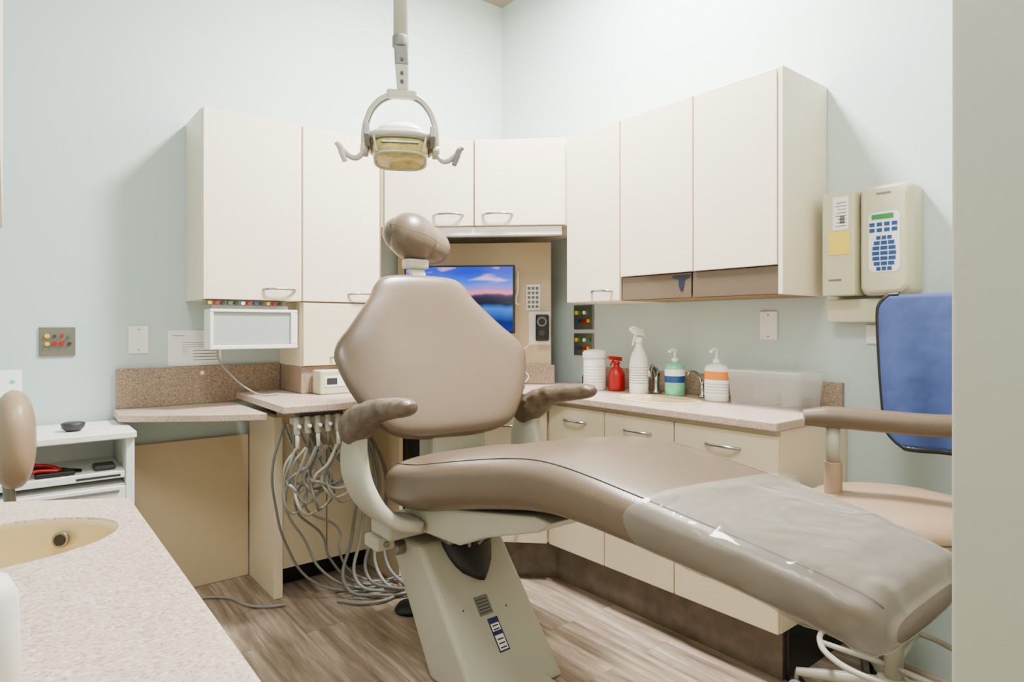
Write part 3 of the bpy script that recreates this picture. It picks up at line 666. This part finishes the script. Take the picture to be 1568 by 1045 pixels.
for s in (-1,1):
    tube('handle',[lp(s*.13,-.03,-.01),lp(s*.16,-.058,-.03),lp(s*.195,-.040,-.04),lp(s*.215,-.02,-.045)],.010,'cast',g)
    tube('handle_grip',[lp(s*.192,-.075,-.045),lp(s*.203,-.045,-.045),lp(s*.212,-.02,-.045),lp(s*.224,-.010,-.045)],.011,'cast' if s<0 else 'grey',g,radii=[.8,1,1,.7])
# ------------------------------------------------------------ assistant stool (right)
def stoolbase(g,x,y,zs,R=.27,ring=True,n=5,ph=.3):
    cyl('gas_column',(x,y,.09),(x,y,zs),.026,'cast',g); cyl('hub',(x,y,.07),(x,y,.14),.045,'cast',g,bw=.008)
    for k in range(n):
        a=ph+2*math.pi*k/n; c,s=math.cos(a),math.sin(a)
        tube('leg',[(x+.03*c,y+.03*s,.11),(x+.15*c,y+.15*s,.095),(x+R*c,y+R*s,.075)],.018,'cast',g,radii=[1.2,1,.7])
        wx,wy=x+R*c,y+R*s
        for o in (-.014,.014):
            cyl('caster_wheel',(wx-s*(o-.009),wy+c*(o-.009),.0265),(wx-s*(o+.009),wy+c*(o+.009),.0265),.0255,'dark' if o<0 else 'grey',g,n=20,bw=.003)
        cyl('caster_stem',(wx,wy,.03),(wx,wy,.075),.008,'steel',g,n=12)
    if ring:
        tube('foot_ring',[(x+.20*math.cos(2*math.pi*i/12),y+.20*math.sin(2*math.pi*i/12),.21) for i in range(12)],.009,'cast',g,cyclic=True)
        for k in range(3):
            a=2*math.pi*k/3; cyl('ring_spoke',(x,y,.17),(x+.2*math.cos(a),y+.2*math.sin(a),.21),.008,'cast',g)
sx,sy=2.09,.76
g=empty('assistant_stool',(sx,sy,0))
stoolbase(g,sx,sy,.60,ph=1.87)
lathe('seat',(sx,sy,.575),[(0,0),(.22,0),(.255,.015),(.27,.045),(.262,.075),(.225,.10),(.15,.112),(.05,.117),(0,.118)],'vinyl3',g,48,.98,.98)
lathe('seat_piping',(sx,sy,.575),[(.2665,.047),(.27,.050),(.2665,.053)],'seam',g,48,.985,.985,caps=False)
cyl('seat_plate',(sx,sy,.55),(sx,sy,.574),.10,'steel',g)
tube('body_arm',[(1.95,.965,.915),(1.985,.91,.918),(2.04,.80,.915),(2.10,.68,.91),(2.17,.58,.91),(2.24,.53,.91)],.034,'vinyl',g,radii=[.75,1,1,1,1,.8])
cyl('arm_post_outer',(2.005,.90,.56),(2.005,.90,.78),.026,'vinyl3',g,bw=.003); cyl('arm_post',(2.005,.90,.78),(2.005,.90,.90),.02,'cast',g)
tube('arm_strut',[(2.09,.80,.56),(2.04,.86,.555),(2.005,.90,.565)],.015,'steel',g)
tube('back_post',[(2.12,.70,.56),(2.25,.66,.56),(2.375,.63,.62),(2.39,.62,.85)],.014,'steel',g)
ell('back_pad',(2.40,.62,1.05),(.035,.17,.20),'vinyl3',g,e=3)
g=empty('lead_apron',(2.3,.65,1.1))
ny,nz=30,34
def apr(y,z,side):
    t=(y-.42)/.46; k=(1.31-z)/.5
    x=2.315-.018*math.sin(t*15+k*2.5)*(k+.1)-.015*math.sin(t*3.1)-.02*math.sin(k*2.2)
    return x+side
bm=bmesh.new(); G=[]
for j in range(nz+1):
    k=j/nz; row=[]
    yl=.885-.03*max(0,k-.15)
    if k<.10: yl-=.035*(1-k/.10)**2
    if k>.88: yl-=.07*((k-.88)/.12)**2
    for i in range(ny+1):
        t=i/ny; y=.42+(yl-.42)*t; z=1.305-.50*k
        row.append(bm.verts.new((apr(y,z,0),y,z)))
    G.append(row)
for j in range(nz):
    for i in range(ny): bm.faces.new((G[j][i],G[j][i+1],G[j+1][i+1],G[j+1][i]))
edge=[tuple(G[0][i].co) for i in range(ny-2,ny+1,1)]+[tuple(G[j][ny].co) for j in range(1,nz+1,1)]+[tuple(G[nz][i].co) for i in range(ny-1,-1,-1)]
o=from_bm('cloth',bm,'apron',g,True); md=o.modifiers.new('so','SOLIDIFY'); md.thickness=.008
tube('black_binding',edge,.010,'black',g,poly=True,res=3)
# ------------------------------------------------------------ left: operator stool, cart
g=empty('operator_stool',(-.3,2.25,0))
stoolbase(g,-.32,2.25,.47,R=.25,ring=False)
lathe('seat',(-.32,2.25,.46),[(0,0),(.17,0),(.2,.02),(.205,.045),(.18,.075),(.08,.085),(0,.086)],'vinyl3',g)
tube('back_post',[(-.25,2.25,.45),(-.05,2.25,.45),(-.0,2.25,.55),(-.0,2.25,.85)],.014,'steel',g)
ell('back_pad',(.018,2.24,.885),(.05,.14,.135),'vinyl3',g,e=2.4)
g=empty('instrument_cart',(.1,3,.4))
x0,x1,y0,y1=-.35,.385,2.79,3.16
box('top',(x0-.01,y0-.02,.775),(x1+.005,y1,.80),'white',g,.004)
box('side_r',(x1-.028,y0,.001),(x1,y1,.774),'white',g); box('side_l',(x0,y0,.001),(x0+.028,y1,.774),'white',g)
box('back',(x0+.029,y1-.02,.06),(x1-.029,y1,.774),'white',g)
box('shelf',(x0+.029,y0+.005,.625),(x1-.029,y1-.021,.65),'white',g)
box('carcass',(x0+.029,y0+.02,.04),(x1-.029,y1-.021,.60),'white',g)
for a,b in ((.42,.595),(.235,.412),(.05,.228)):
    box('drawer',(x0+.03,y0-.004,a),(x1-.03,y0+.016,b),'white',g,.003)
    box('drawer_lip',(x0+.05,y0-.010,b-.02),(x1-.05,y0-.0045,b-.012),'grey',g,.001)
box('drawer_text',(.08,y0-.0055,.545),(.16,y0-.0045,.551),'ink',g,0)
box('rail_text',(.20,y0+.0035,.632),(.34,y0+.0045,.640),'ink',g,0)
g=empty('instrument_pouch_stack',(.1,2.9,.66))
tube('red_handle',[(-.02,2.85,.665),(.05,2.87,.69),(.13,2.88,.68),(.16,2.86,.665)],.008,'red',g)
tube('red_handle',[(0,2.82,.66),(.08,2.84,.675),(.15,2.84,.67)],.008,'red',g)
box('black_case',(.08,2.82,.6505),(.2,2.88,.668),'black',g,.006); box('black_case',(.26,2.84,.6505),(.33,2.92,.67),'dark',g,.006)
tube('black_cord',[(.0,2.9,.658),(.1,2.93,.67),(.18,2.9,.66),(.22,2.86,.658)],.006,'black',g)
box('white_tray',(-.15,2.86,.6505),(.06,2.98,.66),'paper',g,.003)
g=empty('desk_clip_box',(.22,2.9,.81)); lathe('body',(.20,2.92,.8008),[(0,0),(.022,0),(.036,.012),(.04,.03),(.03,.034),(0,.035)],'dark',g,12)
g=empty('brochure_card',(-.1,3.1,.9))
hexa('card',[(-.12,3.08,.8008),(.05,3.08,.8008),(.05,3.083,.8008),(-.12,3.083,.8008),(-.12,3.12,1.03),(.05,3.12,1.03),(.05,3.123,1.03),(-.12,3.123,1.03)],'paper',g,0)
def dcard(cx,cz,r,m):
    t=(cz-.8)/.23; y=3.08+.04*t-.001; cyl('dot',(cx,y,cz),(cx,y-.0015,cz),r,m,g,n=20)
dcard(.02,.985,.008,'teal');dcard(.02,.94,.014,'teal');dcard(.03,.89,.016,mat('coral',(220,90,60),.7));dcard(.0,.86,.02,'blue')
# ------------------------------------------------------------ foreground counter
g=empty('sink_vanity',(-.1,.9,.8))
def rc(cx,cy,r,a0,a1,n=6): return [(cx+r*math.cos(math.radians(a0+(a1-a0)*i/n)),cy+r*math.sin(math.radians(a0+(a1-a0)*i/n))) for i in range(n+1)]
poly=[(-.455,.1),(.178,.1),(.178,1.30)]+rc(.138,1.325,.04,0,65)+[(-.03,1.47),(-.25,1.555),(-.455,1.59)]
ct=prism('top',poly,.85,ZK,'lam',g,.004,3)
cut=lathe('cut',(-.03,1.175,.7),[(1,0),(1,.4)],'sink',None,64,.170,.122)
boolcut(ct,cut)
lathe('sink_bowl',(-.03,1.175,ZK),[(1.0,-.004),(.985,-.006),(.975,-.012),(.965,-.035),(.92,-.09),(.72,-.135),(.4,-.15),(.0,-.152)],'sink',g,64,.170,.122,caps=False)
c=Vector((.071,1.260,.852)); nn=Vector((-.6,-.8,.1)).normalized()
cyl('overflow_ring',c,c+nn*.005,.013,'steel',g,n=20); cyl('overflow_hole',c+nn*.004,c+nn*.0065,.009,'black',g,n=20)
cyl('drain',(-.035,1.175,.735),(-.035,1.175,.742),.022,'chrome',g)
box('cabinet_body',(-.455,.15,.08),(.14,1.29,.72),'cream2',g)
box('front_rail',(.12,.15,.721),(.14,1.29,.849),'cream2',g)
box('toe',(-.455,.2,.001),(.08,1.25,.079),'toe',g,0)
g=empty('soap_bottle',(-.03,.7,ZK))
lathe('body',(-.022,.69,ZK+.001),[(0,0),(.03,0),(.033,.005),(.031,.085),(.024,.10),(.01,.105),(.01,.11),(0,.11)],'white',g)
# ------------------------------------------------------------ delivery unit with hoses
g=empty('handpiece_delivery_unit',(1,2.6,.7))
box('holder_bar',(.90,2.52,.80),(1.16,2.57,.83),'cast',g,.006)
box('holder_mount',(.93,2.54,.8305),(1.12,2.60,.8545),'grey',g,.003)
hm=['hose','cast','hose','grey','cast','hose','cast','hose','grey']
for i in range(6):
    x=.91+i*.043
    cyl('holster',(x,2.505,.765),(x,2.515,.835),.013,'cast',g,n=16,bw=.003)
    cyl('handpiece',(x,2.50,.71),(x,2.51,.80),.008,'steel' if i%2 else 'white',g,n=14)
    cyl('valve',(x,2.495,.80),(x,2.478,.80),.007,'white',g,n=12)
for i in range(11):
    x=.90+(i%6)*.043+.006*(i//6)
    dp=.42+.12*random.random(); w=.03+.10*random.random(); cx=x+.06*(random.random()-.35); f=.03*random.random()
    tube('hose',[(x,2.50,.71),(x-.02-f,2.50+f,.64),(cx-w,2.52+f,.57),(cx-w*.7,2.54-f,dp+.03),(cx+.02,2.55+f,dp-.01),(cx+w+.03,2.57,dp+.05),(cx+w+.02-f,2.62,.62),(cx+.02,2.70,.78)],.0055,hm[i%9],g)
for i in range(4):
    x=.90+i*.04
    tube('hose_long',[(x,2.62,.80),(x-.05+.04*i,2.62,.62),(x-.03,2.64,.45),(x+.02+.04*i,2.66,.28),(x+.13,2.66,.10+.04*i),(x+.28,2.62+.02*i,.03),(x+.42,2.56,.02+.012*i)],.0055,'hose' if i%2 else 'grey',g)
for i in range(5):
    r1=random.random()*.05
    tube('supply_hose',[(1.27+.01*i,2.75,.75),(1.27+.035*i,2.72-r1,.5),(1.22+.04*i,2.68-r1,.25),(1.17+.05*i,2.62,.05+.013*i),(1.28+.03*i,2.52-r1,.02+.013*(i%3)),(1.42,2.45+.03*i,.02)],.0075,'hose' if i%2 else 'grey',g)
tube('floor_hose',[(1.12,2.60,.012),(1.2,2.50,.012),(1.32,2.48,.012),(1.38,2.56,.012),(1.28,2.66,.012),(1.15,2.70,.012)],.007,'hose',g)
g=empty('floor_cable',(.7,2.9,0))
tube('cable',[(.93,2.70,.012),(.86,2.73,.012),(.8,2.80,.012),(.76,2.92,.012),(.66,3.0,.012),(.56,3.02,.012),(.50,3.08,.012)],.006,'hose',g)
g=empty('foot_control',(1.3,2.35,0)); lathe('body',(1.33,2.34,.001),[(0,0),(.06,0),(.065,.01),(.05,.03),(.02,.04),(0,.04)],'black',g)
g=empty('vacuum_arm',(1.5,2.55,.7))
for i in range(4):
    tube('tube',[(1.50+.02*i,2.60,.80),(1.52+.02*i,2.55,.6),(1.55+.02*i,2.55,.45),(1.62,2.60,.35+.05*i),(1.66,2.66,.5),(1.64,2.70,.75)],.009,'hose' if i%2 else 'black',g)
box('canister',(1.47,2.64,.25),(1.60,2.78,.7),'dark',g,.02)
# ------------------------------------------------------------ camera
cam=D.cameras.new('camera'); cam.lens=36*964/1568; cam.sensor_width=36; cam.shift_y=-22.5/1568; cam.clip_start=.02
o=D.objects.new('camera',cam); COL.objects.link(o); o.location=(0,0,H)
o.rotation_euler=(math.radians(90),0,-math.atan2(.6266,.7793)); SC.camera=o
